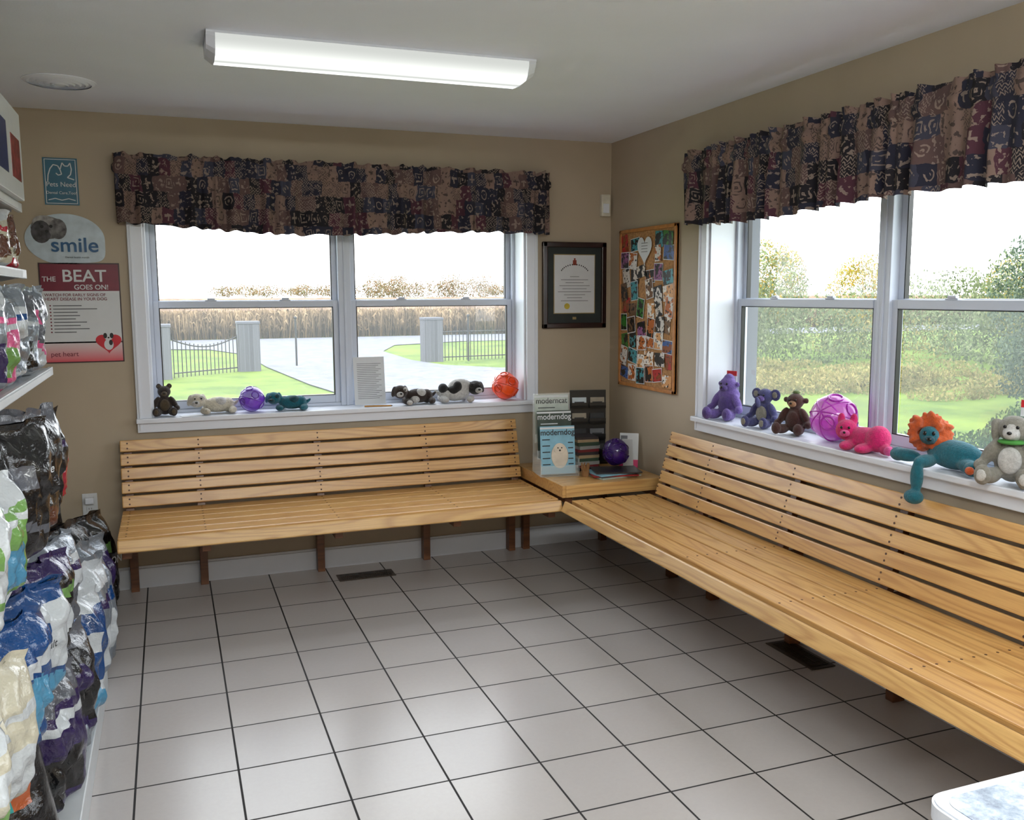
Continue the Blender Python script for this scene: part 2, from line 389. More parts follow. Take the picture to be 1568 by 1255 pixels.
# ------------------------------------------------------------------ benches
def bench(L,D,posts,loc,rot,bx0):
    b=MB()
    yb,zb=-.135,.45; n=5; total=D-.135-.03; w=total/n
    for i in range(n):
        y1=yb-i*w; y0=y1-w+.011
        b.box(0,L,y0,y1,zb-.022,zb,WOOD,bev=.005)
    T=Matrix.Translation((0,-D+.022,zb-.006))@Matrix.Rotation(R(-24),4,'X')
    b.box(0,L,-.022,0,-.062,-.002,WOOD,T,bev=.006)
    ang=math.atan2(.10,.35)
    for i in range(5):
        T=Matrix.Translation((0,-.135,zb+.014))@Matrix.Rotation(-ang,4,'X')
        z0=i*.0715; b.box(bx0,L,-.02,0,z0,z0+.0595,WOOD,T,bev=.005)
        for p in posts:
            for q in(.016,.042): b.cyl((p,-.0205,z0+q),(p,-.0215,z0+q),.0045,.0045,PLUG,8,T)
    for p in posts:
        b.box(p-.02,p+.02,-.075,-.018,0,zb-.03,WOODD,bev=.003)
        b.box(p-.02,p+.02,-D+.06,-.075,zb-.105,zb-.024,WOODD,bev=.003)
        T=Matrix.Translation((0,-.133,zb-.02))@Matrix.Rotation(-ang,4,'X')
        b.box(p-.02,p+.02,0,.032,0,.37,WOODD,T,bev=.002)
        for i in range(n):
            yy=yb-i*w-w*.5
            for q in(-.024,.024): b.cyl((p,yy+q,zb-.001),(p,yy+q,zb+.0008),.0045,.0045,PLUG,8)
    return b.obj('wooden_bench',loc=loc,rot=rot)
bench(2.17,.74,[.035,.38,1.00,1.61,2.14],(-.26,YW,0),(0,0,0),0)
bench(3.35,.645,[.10,.50,1.13,1.74,2.35,2.95,3.3],(XW,4.30,0),RZ,.09)
# corner table
b=MB()
for i in range(5):
    b.box(0,.60,-.70+i*.137,-.70+(i+1)*.137-.003,.50,.52,WOOD,bev=.003)
b.box(0,.60,-.722,-.702,.455,.521,WOOD,bev=.003)
b.box(-.021,-.001,-.722,-.02,.455,.521,WOOD,bev=.003)
for x,y in((.03,-.05),(.55,-.05)): b.box(x-.02,x+.02,y-.02,y+.02,0,.5,WOODD)
for x in(.03,.55): b.box(x-.02,x+.02,-.69,-.07,.42,.50,WOODD)
b.obj('corner_table',loc=(1.945,YW,0))

# ------------------------------------------------------------------ wall items
e=empty('framed_certificate',(2.313,YW,1.587)); w,h=.42,.515
b=MB()
for x0,x1,z0,z1 in((-w/2,w/2,h/2-.032,h/2),(-w/2,w/2,-h/2,-h/2+.032),(-w/2,-w/2+.032,-h/2,h/2),(w/2-.032,w/2,-h/2,h/2)):
    b.box(x0,x1,-.026,-.001,z0,z1,DKFRAME,bev=.006)
b.obj('frame',e)
BRASS=M('brass_fillet',(150,132,88),.4); CREST=M('crest',(140,60,44),.5)
b=MB(); b.box(-w/2+.03,w/2-.03,-.012,-.002,-h/2+.03,h/2-.03,M('green_black_mat',(30,38,38),.6)); b.obj('mat_board',e)
b=MB(); b.box(-.137,.137,-.014,-.012,-.17,.185,BRASS); b.box(-.132,.132,-.0155,-.013,-.165,.18,PAPER)
for k in range(9):
    ww=[.03,.09,.06,.1,.08,.11,.07,.05,.09][k]; z=.05-k*.018; b.box(-ww,ww,-.0162,-.0155,z,z+.003,GREYINK)
b.cyl((-.05,-.0155,-.125),(-.05,-.017,-.125),.018,.018,M('gold_seal',(190,170,60),.4),20)
b.box(-.012,.012,-.0165,-.0155,.12,.15,CREST); b.box(-.005,.005,-.0165,-.0155,.15,.162,CREST)
for k in range(15):
    a=R(25+130*k/14); b.box(.095*math.cos(a)-.003,.095*math.cos(a)+.003,-.0165,-.0155,.06+.06*math.sin(a),.068+.06*math.sin(a),INK)
b.box(-.012,.012,-.015,-.012,-.205,-.19,BRASS); b.obj('certificate',e)
b=MB(); b.box(-.03,.03,-.028,0,-.065,.065,M('cream_plastic',(205,202,188),.4),bev=.006); b.box(-.02,.02,-.031,-.027,-.045,.01,WHITE,bev=.002); b.obj('motion_sensor',loc=(2.515,YW,2.065))
b=MB(); b.box(-.036,.036,-.006,0,-.058,.058,PAPER,bev=.003)
for z in(-.022,.022):
    b.box(-.017,.017,-.009,-.005,z-.015,z+.015,PAPER,bev=.002)
    for x in(-.006,.006): b.box(x-.001,x+.001,-.0095,-.0088,z-.004,z+.006,BLACK)
b.box(-.02,.02,-.04,-.009,.008,.04,WHITE,bev=.004)
b.obj('wall_outlet',loc=(-.42,YW,.47))
# posters
e=empty('dental_care_poster',(-.457,YW,2.095))
TEAL=M('poster_teal',(28,92,118),.35)
b=MB(); b.box(-.077,.077,-.004,0,-.113,.113,TEAL)
for x0,x1,z0,z1 in((-.07,.07,.104,.107),(-.07,.07,-.107,-.104),(-.07,-.067,-.107,.107),(.067,.07,-.107,.107)): b.box(x0,x1,-.0046,-.004,z0,z1,PAPER)
def strip(b,pts,wd,y,mat):
    for (xa,za),(xb,zb) in zip(pts[:-1],pts[1:]):
        d=Vector((xb-xa,zb-za)); n=Vector((-d.y,d.x)).normalized()*wd/2
        b.poly([(xa+n.x,y,za+n.y),(xa-n.x,y,za-n.y),(xb-n.x,y,zb-n.y),(xb+n.x,y,zb+n.y)],mat)
strip(b,[(-.058,.0),(-.055,.03),(-.045,.06),(-.03,.08),(-.01,.075),(0,.055),(.005,.035),(-.01,.03),(-.02,.04)],.005,-.0048,PAPER)
strip(b,[(.0,.06),(.01,.09),(.02,.075),(.035,.075),(.045,.09),(.05,.06),(.045,.035),(.03,.02),(.06,.01)],.005,-.0048,PAPER)
strip(b,[(-.06,-.09),(-.03,-.082),(0,-.09),(.03,-.082),(.06,-.09)],.004,-.0048,PAPER)
b.obj('poster_sheet',e)
text('Pets Need',(0,-.006,-.015),.033,PAPER,e,sx=.95); text('Dental Care,Too!',(0,-.006,-.055),.019,PAPER,e)
e=empty('smile_sign',(-.455,YW,1.815))
b=MB(); n=48; pts=[]
for i in range(n):
    a=2*math.pi*i/n; x=.18*math.cos(a); z=.125*math.sin(a)
    if x>0 and z<0: x,z=.18*min(1,abs(math.cos(a))**.35),-.115*abs(math.sin(a))**.35
    pts.append((x,z))
GREYB=M('poster_paleblue',(180,194,205),.35)
vs=[(x,-.004,z) for x,z in pts]+[(x,0,z) for x,z in pts]
b.add(vs,[list(range(n))[::-1]]+[(i,(i+1)%n,n+(i+1)%n,n+i) for i in range(n)],GREYB)
FUR=M('dog_fur_print',(104,102,104),.6,.4,30)
for cx,cz,rx,rz,mt in((-.075,.055,.075,.055,FUR),(-.105,.035,.045,.055,M('fur_dark_print',(64,62,66),.6,.3,40)),(-.03,.05,.04,.05,FUR),(-.09,.085,.05,.03,M('fur_light_print',(150,148,148),.6,.2,40))):
    b.poly([(cx+rx*math.cos(2*math.pi*i/20),-.0048-.01*(.08-rx),cz+rz*math.sin(2*math.pi*i/20)) for i in range(20)][::-1],mt)
for cx,cz in((-.1,.06),(-.06,.062),(-.08,.038)): b.poly([(cx+.008*math.cos(2*math.pi*i/12),-.0062,cz+.008*math.sin(2*math.pi*i/12)) for i in range(12)][::-1],BLACK)
b.obj('sign_panel',e)
text('smile',(.042,-.0085,-.03),.100,M('sign_blue',(24,80,126),.4),e,bold=.0012,sx=1.05)
text('Dental health month',(.05,-.0085,-.088),.013,INK,e)
e=empty('heart_disease_poster',(-.40,YW,1.451))
MARO=M('poster_maroon',(112,28,50),.35); RED=M('poster_red',(190,28,44),.4)
b=MB(); b.box(-.184,.184,-.004,0,-.249,.249,M('poster_edge',(50,24,30),.4)); b.box(-.178,.178,-.0045,-.003,.11,.243,MARO); b.box(-.178,.178,-.0045,-.003,-.15,.11,PAPER)
gm=NT('poster_gradient'); sp=gm.node('ShaderNodeSeparateXYZ'); gm.link(gm.coord(),sp.inputs[0]); gm.col(gm.ramp(gm.math('MULTIPLY_ADD',sp.outputs[2],10,2.43),[(0,srgb(205,76,88)),(1,srgb(210,202,203))])); gm.rough(.4)
b.box(-.178,.178,-.0045,-.003,-.243,-.143,gm.mat)
ht=[]
for i in range(40):
    a=2*math.pi*i/40; ht.append((.115+.0042*16*math.sin(a)**3*.9,-.0052,-.15+.0042*(13*math.cos(a)-5*math.cos(2*a)-2*math.cos(3*a)-math.cos(4*a))*.8))
b.poly(ht[::-1],RED)
for k in range(9):
    z=.035-k*.0165; ww=[.13,.2,.11,.12,.1,.15,.12,.16,.1][k]; b.box(-.13,-.13+ww,-.005,-.0045,z,z+.005,GREYINK); b.poly([(-.142+.004*math.cos(q),-.005,z+.003+.004*math.sin(q)) for q in [6.28*i/8 for i in range(8)]][::-1],MARO)
for cx,cz,rx,rz,mt in((.115,-.16,.022,.028,PAPER),(.115,-.12,.02,.02,PAPER),(.1,-.115,.009,.014,BLACK),(.13,-.115,.009,.014,BLACK),(.115,-.125,.005,.004,BLACK),(.125,-.15,.009,.014,BLACK)):
    b.poly([(cx+rx*math.cos(2*math.pi*i/16),-.0056-.05*(.03-rx),cz+rz*math.sin(2*math.pi*i/16)) for i in range(16)][::-1],mt)
b.obj('poster_sheet',e)
text('THE',(-.14,-.006,.168),.034,PAPER,e,bold=.0004); text('BEAT',(.02,-.006,.182),.084,PAPER,e,bold=.001,sx=1.05); text('GOES ON!',(.05,-.006,.128),.034,PAPER,e,bold=.0004)
text('WATCH FOR EARLY SIGNS OF\nHEART DISEASE IN YOUR DOG',(-.165,-.006,.08),.0205,MARO,e,align='LEFT',bold=.0002)
text('pet heart',(-.09,-.006,-.205),.034,MARO,e)

# bulletin board
e=empty('bulletin_board',(XW,4.585,1.449),RZ); w,h=.65,.915
b=MB(); CORK=M('cork',(166,122,78),.9,.15,90); b.box(-w/2,w/2,-.014,-.001,-h/2,h/2,CORK)
OAKF=M('oak_frame',(178,118,62),.4,.1,30)
for x0,x1,z0,z1 in((-w/2,w/2,h/2-.02,h/2),(-w/2,w/2,-h/2,-h/2+.02),(-w/2,-w/2+.02,-h/2,h/2),(w/2-.02,w/2,-h/2,h/2)): b.box(x0,x1,-.022,-.001,z0,z1,OAKF,bev=.003)
b.obj('cork_panel',e)
pm=NT('snapshot_print'); tc=pm.coord(); isl=pm.isl()
cm=pm.node('ShaderNodeCombineXYZ'); pm.setin(cm.inputs[0],pm.math('MULTIPLY',isl,50.0)); va=pm.node('ShaderNodeVectorMath',operation='ADD'); pm.link(tc,va.inputs[0]); pm.link(cm.outputs[0],va.inputs[1])
f=pm.noise(va.outputs[0],26,2,.5); f3=pm.noise(va.outputs[0],60,2,.5)
c1=pm.ramp(isl,[(0,srgb(30,26,26)),(.1,srgb(176,96,40)),(.22,srgb(50,116,40)),(.32,srgb(206,196,186)),(.42,srgb(44,84,150)),(.50,srgb(170,40,40)),(.60,srgb(24,22,22)),(.68,srgb(206,150,96)),(.80,srgb(110,78,52)),(.88,srgb(60,140,150)),(.95,srgb(140,84,130))],'CONSTANT')
c2=pm.ramp(isl,[(0,srgb(210,205,200)),(.2,srgb(16,14,14)),(.45,srgb(130,66,26)),(.65,srgb(226,220,212)),(.85,srgb(20,18,18))],'CONSTANT')
cc=pm.mix(pm.math('GREATER_THAN',f,.52),c1,c2); pm.col(pm.mix(pm.math('GREATER_THAN',f3,.61),cc,srgb(12,10,10))); pm.rough(.3)
b=MB(); rn=random.Random(4)
for r in range(9):
    for c in range(6):
        if rn.random()<.04: continue
        x=-w/2+.072+c*.101+rn.uniform(-.02,.02); z=h/2-.072-r*.0965+rn.uniform(-.022,.022)
        if r in(0,1) and c in(2,3): continue
        pw,ph=[(.106,.076),(.076,.104),(.09,.088),(.066,.09),(.10,.068)][rn.randint(0,4)]
        x=max(-w/2+.026+pw/2,min(w/2-.026-pw/2,x)); z=max(-h/2+.03+ph/2,min(h/2-.03-ph/2,z))
        T=Matrix.Translation((x,-.0155-.0004*rn.random()-.0009*((c*2+r*3)%6),z))@Matrix.Rotation(R(rn.uniform(-11,11)),4,'Y')
        if rn.random()<.45: b.box(-pw/2-.004,pw/2+.004,-.0003,.0,-ph/2-.004,ph/2+.004,PAPER,T)
        b.box(-pw/2,pw/2,-.0012,-.0005,-ph/2,ph/2,pm.mat,T)
hp=[]
for i in range(30):
    a=2*math.pi*i/30; hp.append((-.015+.0052*16*math.sin(a)**3,-.0225,h/2-.12+.0055*(13*math.cos(a)-5*math.cos(2*a)-2*math.cos(3*a)-math.cos(4*a))))
b.poly(hp[::-1],PAPER)
for k in range(4): b.box(-.05,.02,-.0232,-.0226,h/2-.09-k*.016,h/2-.087-k*.016,GREYINK)
b.obj('pinned_photos',e)

# ------------------------------------------------------------------ toys
def plushmat(name,rgb):
    if name in _mc: return _mc[name]
    m=NT(name); c=srgb(*rgb); tc=m.coord(); f=m.noise(tc,90,4,.7)
    m.col(m.ramp(f,[(.3,tuple(x*.6 for x in c[:3])+(1,)),(.65,tuple(min(1,x*.95) for x in c[:3])+(1,))])); m.rough(.9); m.b.inputs['Sheen Weight'].default_value=.2
    m.bump(m.noise(tc,160,4,.7),.9,.006); _mc[name]=m.mat; return m.mat
EYE=M('toy_eye',(12,10,10),.15)
def plush(name,loc,rotz,parts,hard=(),scale=1.0,vox=.0045):
    e=empty(name,loc,(0,0,R(rotz))); e.scale=(scale,)*3
    groups={}
    for p in parts: groups.setdefault(p[0],[]).append(p)
    for k,(mat,ps) in enumerate(groups.items()):
        b=MB()
        for p in ps: b.ell(p[1],p[2],mat,p[3] if len(p)>3 else (0,0,0),16,10)
        o=b.obj(mat.name.replace('plush_','')+'_fur',e)
        md=o.modifiers.new('weld','REMESH'); md.mode='VOXEL'; md.voxel_size=vox; md.use_smooth_shade=True
        sm=o.modifiers.new('soft','SMOOTH'); sm.factor=.5; sm.iterations=4
    if hard:
        b=MB()
        for mat,c,r in hard: b.ell(c,r,mat,seg=12,rings=8)
        b.obj('face_details',e)
    return e
def turned(parts,c,deg):
    Rm=Matrix.Rotation(R(deg),3,'Z'); c=Vector(c); out=[]
    for p in parts:
        q=c+Rm@(Vector(p[1])-c); ro=p[3] if len(p)>3 else (0,0,0)
        out.append((p[0],tuple(q),p[2],(ro[0],ro[1],ro[2]+R(deg))))
    return out
def turnedh(H,c,deg): return [t[:3] for t in turned(H,c,deg)]
def sitting(name,loc,rz,body,muzz,inner,scale=1,earr=.02,earz=.215,earx=.036,extra=(),hardx=()):
    P=[(body,(0,.0,.075),(.055,.048,.072)),(body,(0,-.008,.175),(.046,.042,.043)),
       (body,(-.062,-.02,.095),(.02,.022,.052),(0,R(28),0)),(body,(.062,-.02,.095),(.02,.022,.052),(0,R(-28),0)),
       (body,(-.085,-.035,.055),(.02,.022,.02)),(body,(.085,-.035,.055),(.02,.022,.02)),
       (body,(-.048,-.058,.028),(.026,.052,.026),(0,0,R(-14))),(body,(.048,-.058,.028),(.026,.052,.026),(0,0,R(14))),
       (body,(-.06,-.105,.036),(.026,.02,.033)),(body,(.06,-.105,.036),(.026,.02,.033)),
       (body,(-earx,0,earz),(earr,.010,earr)),(body,(earx,0,earz),(earr,.010,earr)),
       (muzz,(0,-.048,.163),(.023,.02,.018)),(inner,(0,-.04,.078),(.036,.016,.045)),
       (inner,(-.06,-.121,.036),(.016,.008,.021)),(inner,(.06,-.121,.036),(.016,.008,.021)),
       (inner,(-earx,-.006,earz),(earr*.6,.008,earr*.6)),(inner,(earx,-.006,earz),(earr*.6,.008,earr*.6))]+list(extra)
    H=[(EYE,(-.018,-.047,.185),(.0055,.004,.0055)),(EYE,(.018,-.047,.185),(.0055,.004,.0055)),(EYE,(0,-.067,.168),(.0075,.005,.0055))]+list(hardx)
    return plush(name,loc,rz,P,H,scale)
def lying(name,loc,rz,body,head,patch,muzz,ear,scale=1,extra=(),mir=1):
    P=[(body,(.03,0,.048),(.085,.047,.044)),(body,(.085,0,.045),(.035,.042,.042)),
       (head,(-.085,-.012,.078),(.043,.041,.040)),(muzz,(-.098,-.05,.066),(.022,.02,.017)),
       (body,(-.05,-.055,.02),(.022,.045,.019),(0,0,R(20))),(body,(-.03,.05,.02),(.022,.042,.019)),
       (body,(.10,-.055,.02),(.022,.045,.02),(0,0,R(-25))),(body,(.10,.045,.02),(.024,.03,.02)),
       (body,(.125,0,.05),(.03,.01,.01),(0,R(-40),0)),
       (ear,(-.122,-.0,.080),(.014,.018,.034),(0,R(15),0)),(ear,(-.045,-.0,.082),(.014,.018,.034),(0,R(-15),0)),
       (patch,(.04,-.02,.066),(.035,.032,.028)),(patch,(-.062,-.044,.094),(.016,.012,.015))]+list(extra)
    H=[(EYE,(-.102,-.049,.092),(.005,.004,.005)),(EYE,(-.068,-.053,.092),(.005,.004,.005)),(EYE,(-.098,-.070,.072),(.008,.005,.006))]
    if mir<0:
        P=[(p[0],(-p[1][0],p[1][1],p[1][2]),p[2])+(((p[3][0],-p[3][1],-p[3][2]),) if len(p)>3 else ()) for p in P]
        H=[(a,(-c[0],c[1],c[2]),r) for a,c,r in H]
    return plush(name,loc,rz,P,H,scale)
cream=plushmat('plush_cream',(222,214,196)); dkb=plushmat('plush_darkbrown',(48,32,26)); tabby=plushmat('plush_tabby',(88,72,50)); teal=plushmat('plush_teal',(8,104,122)); tealD=plushmat('plush_tealdark',(8,72,86))
white=plushmat('plush_white',(212,210,208)); blackp=plushmat('plush_black',(22,20,22)); lav=plushmat('plush_lavender',(108,84,160)); lavd=plushmat('plush_violet',(80,58,126)); brown=plushmat('plush_brown',(72,34,24)); tanp=plushmat('plush_tan',(160,118,80))
mag=plushmat('plush_magenta',(216,14,110)); magl=plushmat('plush_pink',(228,80,150)); org=plushmat('plush_orange',(208,90,34)); grey=plushmat('plush_grey',(146,142,132)); blue=plushmat('plush_blue',(68,68,124)); olive=plushmat('plush_olive',(96,116,60))
S=OZ0+.025
sitting('plush_cat',(-.035,5.125,S+.002),0,dkb,tabby,tabby,.72)
lying('plush_lamb',(.205,5.12,S+.001),8,cream,cream,white,white,cream,.95)
lying('plush_octopus',(.60,5.115,S+.001),-6,teal,teal,tealD,tealD,teal,.87)
lying('plush_puppy',(1.315,5.11,S+.001),4,dkb,dkb,white,white,dkb,.96,[(white,(.0,-.03,.03),(.03,.03,.025)),(white,(-.055,-.1,.02),(.02,.014,.016))])
lying('plush_cow',(1.60,5.11,S+.001),-8,white,blackp,blackp,white,blackp,1.05,[(white,(.0,0,.085),(.07,.04,.045)),(blackp,(.02,-.035,.09),(.026,.02,.03)),(blackp,(.10,-.02,.08),(.028,.03,.028))],mir=-1)
X2=2.625
sitting('plush_gorilla',(X2,3.865,S+.001),-68,lav,lavd,lavd,.98,earr=.014,earz=.18,earx=.05,extra=[(lav,(0,0,.2),(.03,.03,.035)),(lav,(0,.0,.125),(.062,.046,.045))])
sitting('plush_elephant',(X2,3.56,S+.001),-72,blue,lav,grey,.84,earr=.034,earz=.185,earx=.062,extra=[(blue,(.0,-.075,.145),(.012,.02,.035),(R(25),0,0))])
sitting('plush_monkey',(X2,3.34,S+.001),-62,brown,tanp,brown,.84,earr=.016,earz=.18,earx=.055,extra=[(olive,(0,-.0,.222),(.02,.02,.012))])
hc=(-.10,-.0,.09)
P=[(mag,(.0,0,.05),(.10,.05,.048)),(mag,(.07,-.02,.06),(.05,.05,.055)),(mag,(-.05,-.06,.022),(.03,.05,.02),(0,0,R(20))),(mag,(.04,-.07,.022),(.03,.05,.02)),(mag,(.12,-.04,.025),(.045,.022,.022),(0,0,R(-20))),(magl,(.145,-.055,.024),(.020,.02,.02))]
P+=turned([(mag,(-.10,-.02,.078),(.045,.042,.044)),(mag,(-.125,0,.118),(.016,.012,.03)),(mag,(-.075,0,.118),(.016,.012,.03)),(magl,(-.10,-.062,.068),(.022,.014,.016))],hc,30)
plush('plush_hippo',(X2-.03,2.855,S+.001),-80,P,turnedh([(EYE,(-.115,-.058,.092),(.006,.005,.006)),(EYE,(-.085,-.058,.092),(.006,.005,.006)),(EYE,(-.10,-.077,.074),(.007,.004,.005))],hc,30),.97)
rl=random.Random(8); mane=[]
for k in range(90):
    a=rl.uniform(0,6.28); rr=rl.uniform(.030,.060); mane.append((org,(-.05+rr*math.cos(a),-.028+rl.uniform(-.03,.02),.116+rr*math.sin(a)*.9),(.010,.011,.020),(rl.uniform(-.5,.5),math.pi/2-a+rl.uniform(-.5,.5),0)))
mane+=[(org,(-.05,.005,.116),(.058,.034,.052))]
hc=(-.05,.0,.116)
P=turned(mane+[(teal,(-.05,-.056,.108),(.031,.026,.031)),(tealD,(-.05,-.080,.097),(.020,.013,.014))],hc,38)
P+=[(teal,(.05,0,.05),(.10,.05,.048)),(teal,(-.11,-.035,.028),(.055,.024,.022),(0,0,R(10))),(teal,(-.145,-.03,.026),(.028,.026,.024)),
  (teal,(.0,-.075,.028),(.024,.05,.022)),(teal,(.0,-.112,-.02),(.022,.018,.055)),(teal,(.0,-.122,-.085),(.034,.026,.024)),
  (teal,(.13,-.04,.028),(.05,.024,.022),(0,0,R(-18))),(teal,(.16,-.06,.026),(.028,.026,.024)),(org,(.17,-.088,.026),(.016,.012,.014))]
plush('plush_lion',(X2-.035,2.475,S+.001),-84,P,
  turnedh([(EYE,(-.063,-.080,.118),(.006,.005,.007)),(EYE,(-.037,-.080,.118),(.006,.005,.007)),(EYE,(-.05,-.093,.100),(.009,.005,.006))],hc,38),1.1)
sitting('plush_dog',(X2-.035,2.18,S+.001),-62,grey,white,white,1.04,earr=.02,earz=.185,earx=.05,extra=[(grey,(-.052,-.005,.165),(.014,.02,.035)),(grey,(.052,-.005,.165),(.014,.02,.035)),(white,(0,-.03,.17),(.03,.022,.034))],
   hardx=[(M('green_scarf',(70,140,60),.8),(0,-.028,.136),(.042,.034,.009))])
TAGR=M('tag_red',(190,30,40),.5)
for loc in((2.665,3.90,S+.185),(2.68,2.20,S+.215)):
    t=MB(); t.box(-.03,.03,-.001,.001,0,.055,PAPER); t.box(-.03,.03,-.0015,.0015,.03,.055,TAGR); t.cyl((0,0,.0),(0,.0,-.02),.001,.001,PAPER,6); t.obj('toy_tag',loc=loc,rot=(0,0,R(-70)))

def ballmat(name,rgb,alpha):
    m=NT(name); m.col(srgb(*rgb)); m.rough(.12); m.b.inputs['Alpha'].default_value=alpha; m.b.inputs['Coat Weight'].default_value=.5
    return m.mat
def toyball(name,loc,r,rgb,inner,sa=.55):
    e=empty(name,(loc[0],loc[1],loc[2])); sh=ballmat(name+'_shell',tuple(c*.82 for c in rgb),.95)
    b=MB(); b.ell((0,0,0),(r*.96,)*3,ballmat(name+'_skin',rgb,sa),seg=32,rings=20); b.obj('translucent_skin',e)
    b=MB()
    for k in range(4):
        Rm=Euler((R(45*k),R(20),R(15))).to_matrix()
        ring=[Rm@Vector((math.cos(a*math.pi/18)*r*.965,0,math.sin(a*math.pi/18)*r*.965)) for a in range(37)]
        b.tube(ring,r*.03,sh,6)
    for d in((.2,-.8,.4),(-.7,-.5,-.1),(.7,-.4,-.5),(-.2,-.3,.9)):
        d=Vector(d).normalized(); q=d.to_track_quat('Z','Y').to_matrix()
        ring=[d*r*.93+q@Vector((math.cos(a*math.pi/12)*r*.28,math.sin(a*math.pi/12)*r*.28,0)) for a in range(25)]
        b.tube(ring,r*.05,sh,6)
    b.obj('lattice_shell',e)
    b=MB(); b.ell((r*.2,-r*.1,-r*.4),(r*.45,)*3,M(name+'_core',inner,.4),seg=20,rings=12)
    b.obj('inner_treat_ball',e)
    return e
toyball('purple_toy_ball',(.41,5.11,S+.070),.070,(120,46,205),(215,185,240),.7)
toyball('orange_toy_ball',(1.885,5.11,S+.084),.084,(255,76,10),(255,170,50),.78)
toyball('pink_toy_ball',(2.63,3.095,S+.103),.103,(205,50,210),(255,170,190),.65)
toyball('violet_toy_ball',(2.37,4.60,.521+.034+.080),.080,(58,20,114),(110,60,170),.8)
e=empty('notice_sheet',(1.075,5.165,S+.002),(R(-7),0,0)); b=MB(); b.box(-.09,.09,-.001,.001,0,.275,PAPER)
for k in range(20): b.box(-.07,.07-.03*((k*7)%3)/2,-.0015,-.001,.235-k*.0105,.2375-k*.0105,GREYINK)
b.obj('sheet',e)
b=MB(); b.cyl((.0,0,0),(.15,-.02,0),.004,.004,M('pencil',(180,126,50),.5),8); b.cyl((.15,-.02,0),(.158,-.021,0),.004,.001,INK,8); b.obj('pencil',loc=(1.02,5.07,S+.0045))
b=MB(); b.box(-.05,.05,-.03,.03,0,.0015,PAPER); b.obj('paper_slip',loc=(.09,5.05,S+.0005),rot=(0,0,R(12)))

# ------------------------------------------------------------------ corner table contents
TZ=.521
MAGC=[M('mag_cover_a',(176,186,178),.25,.05),M('mag_cover_b',(52,66,58),.25,.1),M('mag_cover_c',(126,176,200),.25,.05)]
e=empty('magazine_rack',(2.035,4.72,TZ),(0,0,R(-8)))
ACR=NT('acrylic'); ACR.col((.9,.95,.95,1)); ACR.b.inputs['Alpha'].default_value=.2; ACR.rough(.05); ACR=ACR.mat
b=MB(); b.box(-.11,.11,.05,.055,0,.45,ACR); b.box(-.11,.11,-.14,.055,0,.005,ACR)
for sx in(-.112,.108): b.box(sx,sx+.004,-.14,.055,0,.10,ACR)
for k,(yy,z0) in enumerate(((.03,.17),(-.03,.085),(-.10,.008))):
    b.box(-.11,.11,yy-.018,yy-.015,z0,z0+.05,ACR)
b.obj('acrylic_holder',e)
PUP=M('pup_print',(205,195,180),.5)
for k,(yy,z0,tt,cm_,tc_) in enumerate(((.03,.175,'moderncat',0,BLACK),(-.03,.09,'moderndog',1,PAPER),(-.10,.010,'moderndog',2,BLACK))):
    g=empty('magazine',(0,yy,z0),(R(-7),0,0),e); b=MB(); b.box(-.1,.1,-.006,.0,0,.268,MAGC[cm_]); b.box(-.1,.1,-.0062,-.001,.252,.262,PAPER)
    if k==2:
        b.ell((0.01,-.007,.10),(.05,.0015,.07),PUP,seg=20); b.ell((0.01,-.008,.14),(.035,.0015,.032),PUP,seg=20)
        b.ell((0.0,-.0095,.145),(.004,.001,.004),BLACK,seg=8,rings=6); b.ell((0.022,-.0095,.145),(.004,.001,.004),BLACK,seg=8,rings=6); b.ell((0.011,-.0095,.131),(.006,.001,.005),BLACK,seg=8,rings=6)
        for q in range(5): b.box(-.09,-.045,-.0065,-.006,.19-q*.035,.196-q*.035,INK); b.box(.06,.09,-.0065,-.006,.17-q*.03,.176-q*.03,INK)
    else:
        for q in range(4): b.box(-.08,.02,-.0065,-.006,.19-q*.025,.195-q*.025,[INK,PAPER][k])
    b.obj('cover',g); text(tt,(0,-.0085,.232),.046,tc_,g,bold=.0005,sx=.92)
e=empty('business_card_rack',(2.35,4.93,TZ),(0,0,R(-14)))
b=MB(); b.box(-.11,.11,0,.012,0,.44,BLACK,bev=.002); b.box(-.11,.11,-.07,.0,0,.012,BLACK)
for r_ in range(4):
    for c_ in range(2):
        x=-.055+c_*.11; z=.06+r_*.095; b.box(x-.05,x+.05,-.028,-.0,z-.012,z+.004,BLACK); b.box(x-.05,x+.05,-.028,-.025,z-.012,z+.022,BLACK)
        T=Matrix.Translation((x,-.012,z))@Matrix.Rotation(R(-8),4,'X')
        b.box(-.043,.043,-.004,.004,0,.052,[GREYINK,GREYB,INK,BLACK,M('card_tan',(150,140,124),.5)][(r_*2+c_*3)%5],T)
        b.box(-.03,.03,-.0045,-.004,.02,.026,INK,T)
b.obj('rack_body',e)
rn=random.Random(2); b=MB(); z=0
for k in range(11):
    hgt=rn.uniform(.012,.022); mt=[M('book_dark',(40,34,38),.4),M('book_red',(105,28,34),.4),M('book_grey',(140,140,138),.4),M('book_green',(46,66,52),.4),M('book_tan',(150,130,100),.5)][k%5]
    T=Matrix.Rotation(R(rn.uniform(-6,6)),4,'Z'); b.box(-.062,.062,-.075,.075,z+.0015,z+hgt-.0015,PAPER,T); b.box(-.065,.065,-.078,.078,z,z+.0018,mt,T); b.box(-.065,.065,-.078,.078,z+hgt-.0018,z+hgt,mt,T); b.box(-.067,-.063,-.078,.078,z,z+hgt,mt,T); b.box(-.065,.065,-.080,-.076,z,z+hgt,mt,T); z+=hgt
b.obj('book_stack',loc=(2.24,4.76,TZ))
b=MB(); z=0
